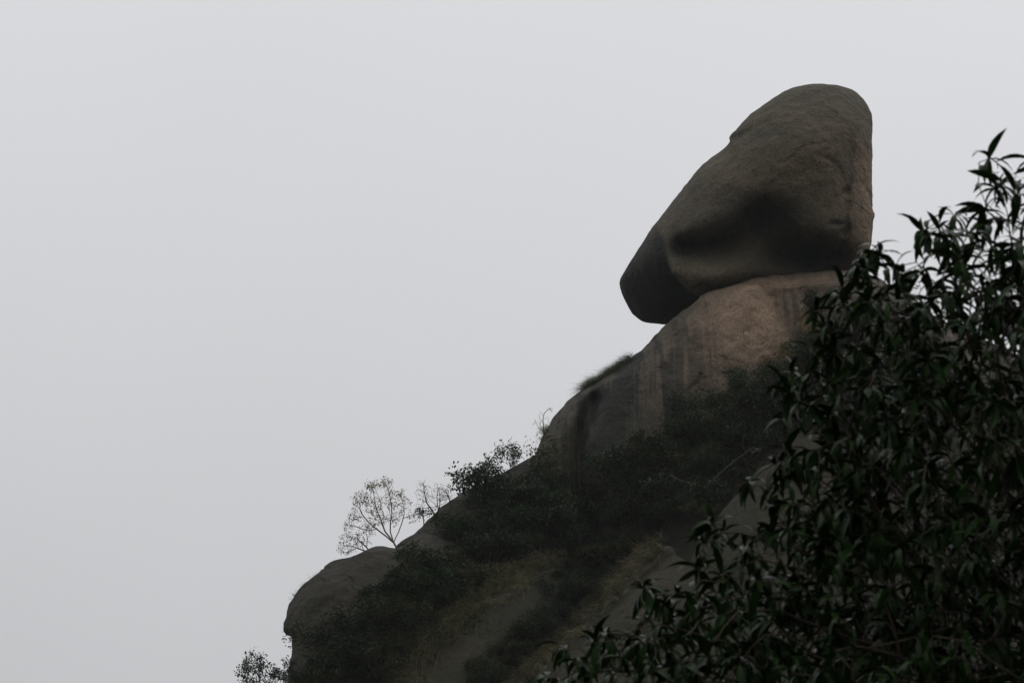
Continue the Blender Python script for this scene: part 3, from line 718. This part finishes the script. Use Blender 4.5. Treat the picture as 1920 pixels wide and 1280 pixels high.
# trees standing left of the dome, their crowns reaching into view
def leafy_tree(name, label, px_top, D, x_r, seed, nleaf, crown):
    rs = np.random.default_rng(seed)
    top = at(*px_top, D); gx, gy = top[0]+0.1, top[1]
    gz = float(hill_z(np.array([gx]), np.array([gy]))[0])
    base = np.array([gx, gy, gz])
    A = []
    for (cx, cy, rx, ry, k) in crown:
        for _ in range(k):
            q = rand_dirs(rs, 1)[0]*rs.random()**0.4
            A.append(at(cx+q[0]*rx, cy+q[1]*ry, D+q[2]*rx*D/FPX))
    A = np.array(A)-base; H = A[:, 2].max()
    rootn = [(0, 0, -0.5)]+[(0.06*math.sin(z*0.9), 0.05*math.cos(z), z) for z in np.arange(0, A[:, 2].min()*1.0, 0.4)]
    nodes, par = grow(rootn, A, 0.22, 0.22, 80, (0, 0, 0.08), 0.15, seed)
    rr = radii(nodes, par, 0.009, 2.2, 0.2); chs, kids = chains(nodes, par, rr)
    e = thing(name, base, label, 'tree')
    tv, tf = tubes(nodes, chs, rr, 5); mesh_obj('trunk', tv, tf, M_BARK, e)
    tips = np.array([i for i in range(len(nodes)) if len(kids[i]) == 0 or rr[i] < 0.014])
    src = rs.choice(tips, nleaf); pos = nodes[src]+rs.normal(0, 0.10, (nleaf, 3))
    V, F, T = leaf_cloud(SMALL, pos, frames(rand_dirs(rs, nleaf)+np.array([0, 0, .1]), rand_dirs(rs, nleaf)*.7+np.array([0, 0, 1.0])), rs.uniform(0.09, 0.16, nleaf), rs)
    mesh_obj('crown', V, F, M_EVER, e, attrs={'tint': T})
leafy_tree('broadleaf_tree', 'dark leafy treetop standing clear of the rock, left of the dome', (490, 1225), 112, 45, 501, 2600,
           [(478, 1252, 34, 32, 90), (500, 1300, 50, 40, 110), (458, 1262, 16, 14, 25), (520, 1268, 26, 24, 50)])
leafy_tree('broadleaf_tree', 'leafy treetop pressed against the dark wall under the dome nose', (540, 1240), 110.5, 30, 502, 1300,
           [(540, 1265, 14, 30, 60), (545, 1320, 24, 40, 60)])

# ------------------------------------------------------------------ grass
def grass(name, label, path, n, mat, length, width_px, seed, droop=(0, 0, -0.6), lean=(-0.25, -0.2, 0.9), below=False, wid=0.032):
    rs = np.random.default_rng(seed); P = np.array(path, float); seg = np.linalg.norm(np.diff(P, axis=0), axis=1); cum = np.concatenate([[0], np.cumsum(seg)])
    V, F, T = [], [], []; k = 0
    tuft = []
    for _ in range(max(8, n//28)):
        tt = rs.random()*cum[-1]; x = np.interp(tt, cum, P[:, 0]); y = np.interp(tt, cum, P[:, 1])
        x += rs.normal(0, width_px*0.6); y += rs.normal(0, width_px*0.6)
        p, nn = hit_below(x, y) if below else hit(x, y)
        if p is not None and np.linalg.norm(p-CAM) < 150: tuft.append((p, rs.uniform(0.6, 1.15), rs.random()))
    for p, s, tn in tuft:
        for _ in range(28):
            d = np.array(lean) + rs.normal(0, 0.38, 3); d /= np.linalg.norm(d)
            L = s*rs.uniform(*length); b0 = p + rs.normal(0, 0.10, 3) - np.array([0, 0, 0.08])
            side = np.cross(d, rand_dirs(rs, 1)[0]); side /= np.linalg.norm(side)+1e-9
            br = rs.random(); dr = np.array(droop)*rs.uniform(0.5, 1.5)
            for i in range(5):
                t_ = i/4; c = b0 + d*L*t_ + dr*L*t_*t_; w_ = wid*(1-t_*0.85)
                V += [c-side*w_/2, c+side*w_/2]; T += [np.clip(tn*1.1-0.2+br*0.4, 0, 1)]*2
            for i in range(4):
                a = k+i*2; F.append((a, a+1, a+3, a+2))
            k += 10
    o = mesh_obj(name, np.array(V), np.array(F), mat, attrs={'tint': np.array(T)})
    tag(o, label, 'grass', kind='stuff'); return o
grass('shoulder_grass', 'shaggy dark green grass cap on the left shoulder of the cliff', [(1100, 716), (1115, 700), (1140, 686), (1165, 675), (1188, 667)], 2000, M_GRASSG, (0.5, 0.95), 7, 601, lean=(-0.5, -0.25, 0.62), droop=(-0.25, 0, -0.8), below=True, wid=0.02)
grass('dome_grass', 'few thin grass blades on the rim of the dome rock', [(548, 1132), (560, 1108), (590, 1080), (640, 1050)], 140, M_GRASSG, (0.2, 0.45), 2, 605, lean=(-0.6, -0.1, 0.7), below=True, wid=0.014)
grass('cliff_edge_grass', 'thin dry grass on the rounded left edge of the cliff', [(1012, 838), (1022, 805), (1035, 782)], 260, M_GRASSG, (0.3, 0.6), 3, 602, lean=(-0.7, -0.1, 0.6), below=True, wid=0.014)
grass('slab_grass', 'straw and green grass fringe along the upper edge of the lower left slab', [(745, 1275), (810, 1205), (870, 1150), (935, 1098), (985, 1070), (1040, 1050)], 9500, M_GRASSY, (0.7, 1.3), 20, 603, lean=(-0.45, -0.5, 0.6))
grass('leaning_slab_grass', 'straw grass fringe along the upper left edge of the leaning slab', [(960, 1290), (1060, 1196), (1120, 1130), (1180, 1068), (1225, 1028), (1248, 1020)], 8500, M_GRASSY, (0.6, 1.1), 12, 604, lean=(-0.5, -0.5, 0.6))

# ------------------------------------------------------------------ the leafy tree close to the camera
FG_POLY = [(2500, 300), (2250, 225), (2050, 250), (1960, 295), (1915, 318), (1872, 318), (1856, 338), (1860, 372), (1825, 405), (1785, 405), (1738, 446), (1724, 485), (1725, 512), (1660, 505), (1610, 500), (1552, 540), (1540, 600), (1560, 640),
           (1470, 712), (1462, 760), (1500, 800), (1470, 862), (1455, 920), (1480, 965), (1410, 1005), (1340, 1015), (1320, 1070), (1250, 1115), (1180, 1165), (1110, 1225), (1030, 1275), (1000, 1340), (1150, 1500), (1500, 1650), (2200, 1700), (2600, 1300)]
FGD = 9.3
fg_base = np.array([(2030-960)/FPX*9.6+0.05, 9.6, 0.0]); fg_base[2] = float(hill_z(fg_base[:1], fg_base[1:2])[0])
def poly_dist(x, y):
    return seg_d(np.array([x], float), np.array([y], float), FG_POLY+[FG_POLY[0]])[0]
rs = np.random.default_rng(77); A = []
while len(A) < 5600:
    x, y = rs.uniform(980, 2450), rs.uniform(200, 1650)
    if not in_poly(x, y, FG_POLY): continue
    dd = poly_dist(x, y)
    offf = max(0, x-1960)/300 + max(0, y-1310)/200
    if rs.random() < 0.75*min(1, offf): continue
    low = smooth(1480, 1300, x)*smooth(900, 1000, y)          # thinner lower spray
    if rs.random() < 0.3*low: continue
    if dd < 90 and y < 560 and rs.random() < 0.2: continue
    if dd < 60 and rs.random() < 0.35: continue
    hw = 0.20 + 1.25*min(1, dd/330)**0.8
    q = rs.uniform(-1, 1)
    A.append(at(x, y, FGD + 0.1 + q*hw + 0.3*smooth(1700, 1100, x)*0))
for (x, y) in [(1862, 305), (1880, 325), (1910, 300), (1895, 345), (1850, 380), (1905, 400), (1770, 396), (1790, 405), (1725, 446), (1735, 485), (1880, 360), (1840, 420), (1810, 450), (1640, 492), (1600, 505), (1548, 548), (1535, 600), (1530, 690), (1462, 712), (1500, 730), (1450, 775), (1490, 765),
               (1412, 890), (1440, 870), (1350, 985), (1320, 1000), (1335, 1040), (1205, 1100), (1235, 1125), (1125, 1185), (1020, 1258), (1050, 1240), (1095, 1222), (1150, 1180), (1060, 1280), (1180, 1200), (1420, 1010)]:
    D_ = FGD + 0.1 + rs.uniform(-0.2, 0.2)
    for k in range(3): A.append(at(x+rs.normal(0, 9), y+rs.normal(0, 9), D_+rs.normal(0, 0.06)))
A = np.array(A)
trunk = [fg_base-np.array([0, 0, 0.3])]+[fg_base+np.array([0.10*math.sin(z*0.8), -0.06*z*0.5+0.04*math.sin(z*1.7), z]) for z in np.arange(0.05, 3.6, 0.12)]
nodes, par = grow(trunk, A, 0.085, 0.088, 160, (0, -0.0, 0.10), 0.12, 78)
rr = radii(nodes, par, 0.0024, 2.25, 0.16); chs, kids = chains(nodes, par, rr)
fg = thing('leafy_tree', fg_base, 'dark glossy evergreen tree with drooping lance shaped leaves in whorls', 'tree')
thick = [c for c in chs if rr[c[min(1, len(c)-1)]] > 0.016]; mid = [c for c in chs if not rr[c[min(1, len(c)-1)]] > 0.016]
big = max(thick, key=lambda c: rr[c].sum()); thick.remove(big)
NL = nodes - fg_base
tv, tf = tubes(NL, [big], rr, 10); tr_o = mesh_obj('trunk', tv, tf, M_BARK, fg)
for c in sorted(thick, key=lambda c: -rr[c].sum()):
    tv, tf = tubes(NL, [c], rr, 7); mesh_obj('limb', tv, tf, M_BARK, tr_o)
tv, tf = tubes(NL, mid, rr, 4); o = mesh_obj('twigs', tv, tf, M_TWIG, fg); o['kind'] = 'stuff'
FGT = [leaf_template(0.195, 0.9, 0.35, 5, 0.10), leaf_template(0.18, 1.3, 0.45, 5, 0.05), leaf_template(0.225, 0.6, 0.25, 5, 0.16), leaf_template(0.175, 1.6, 0.5, 5, 0.0)]
# whorls at shoot tips, single leaves along the youngest wood
LP, LD, LL = [], [], []
for i in range(len(nodes)):
    tip = len(kids[i]) == 0
    if not tip and rr[i] > 0.0042: continue
    ax = nodes[i]-nodes[par[i]]; ax /= np.linalg.norm(ax)+1e-9
    ax = ax + np.array([0, 0, 0.10]); ax /= np.linalg.norm(ax)
    s1 = np.cross(ax, [0.3, 0.8, 0.1]); s1 /= np.linalg.norm(s1); s2 = np.cross(ax, s1)
    n = rs.integers(7, 12) if tip else rs.integers(0, 3)
    a0 = rs.random()*6.28
    for k in range(n):
        a = a0 + k*2.399 + rs.normal(0, 0.2); el = rs.uniform(-0.1, 0.6) if tip else rs.uniform(0.0, 0.4)
        d = (s1*math.cos(a)+s2*math.sin(a))*math.cos(el) + ax*math.sin(el) + np.array([0, 0, -0.22])
        LP.append(nodes[i]-ax*rs.uniform(0, 0.03)); LD.append(d); LL.append(rs.uniform(0.080, 0.140)*(0.8 if k > 6 else 1))
LP, LD, LL = np.array(LP), np.array(LD), np.array(LL)
up = np.tile([0, 0, 1.0], (len(LP), 1)) + rs.normal(0, 0.35, LP.shape)
LR = frames(LD, up)
print('fg nodes', len(nodes), 'leaves', len(LP), 'limbs', len(thick))
# the leaves that show largest in view are parts of their own
mid_p = LP + LD*LL[:, None]*0.5
lx, ly = project(mid_p); dist = np.linalg.norm(mid_p-CAM, axis=1)
inv = (lx > 10) & (lx < 1910) & (ly > 10) & (ly < 1270)
viewd = (mid_p-CAM)/dist[:, None]
show = LL/dist*np.sqrt(np.clip(1-np.einsum('ij,ij->i', LR[:, :, 1], viewd)**2, 0, 1))*(0.35+np.abs(np.einsum('ij,ij->i', LR[:, :, 2], viewd)))
# only leaves not behind others: front in a coarse pixel grid
gx_, gy_ = (lx//12).astype(int), (ly//12).astype(int); zb = {}
for i in np.where(inv)[0]:
    k = (gx_[i], gy_[i])
    if k not in zb or dist[i] < dist[zb[k]]: zb[k] = i
cand = np.array(sorted(zb.values())); cand = cand[np.argsort(-show[cand])][:300]
leafmesh = []
for tv, tf in FGT:
    me = bpy.data.meshes.new('leaf'); me.from_pydata(tv.tolist(), [], tf.tolist()); me.materials.append(M_FGLEAF)
    a = me.attributes.new('tint', 'FLOAT', 'POINT'); a.data.foreach_set('value', np.full(len(tv), 0.45, dtype=np.float32))
    me.polygons.foreach_set('use_smooth', np.ones(len(tf), dtype=bool)); leafmesh.append(me)
for i in cand:
    o = bpy.data.objects.new('leaf', leafmesh[i % 4]); COL.objects.link(o); o.parent = fg
    Mx = Matrix(LR[i].tolist()).to_4x4(); q = Mx.to_quaternion()
    o.rotation_mode = 'QUATERNION'; o.rotation_quaternion = q; o.location = LP[i]-fg_base; o.scale = (LL[i],)*3
rest = np.ones(len(LP), bool); rest[cand] = False
V, F, T = leaf_cloud(FGT, LP[rest]-fg_base, LR[rest], LL[rest], rs)
o = mesh_obj('foliage', V, F, M_FGLEAF, fg, attrs={'tint': T}); o['kind'] = 'stuff'

# ------------------------------------------------------------------ thin mist between camera and hill
hx, hz0, hz1 = 5100.0, -6.0, 75.0
Vb = np.array([(x, y, z) for z in (hz0, hz1) for y in (-5100, 8100) for x in (-hx, hx)], float)
Fb = np.array([(0, 2, 3, 1), (4, 5, 7, 6), (0, 1, 5, 4), (2, 6, 7, 3), (0, 4, 6, 2), (1, 3, 7, 5)])
m = bpy.data.materials.new('mist'); m.use_nodes = True; t = m.node_tree; t.nodes.clear()
o_ = N(t, 'ShaderNodeOutputMaterial'); pv = N(t, 'ShaderNodeVolumePrincipled')
pv.inputs['Color'].default_value = (0.95, 1.0, 0.98, 1); pv.inputs['Density'].default_value = 0.00016
t.links.new(pv.outputs[0], o_.inputs['Volume'])
hz = mesh_obj('haze', Vb, Fb, m, smooth_=False); hz['kind'] = 'stuff'
print('tris', sum(len(o.data.polygons) for o in bpy.data.objects if o.type == 'MESH'), 'objects', len(bpy.data.objects))
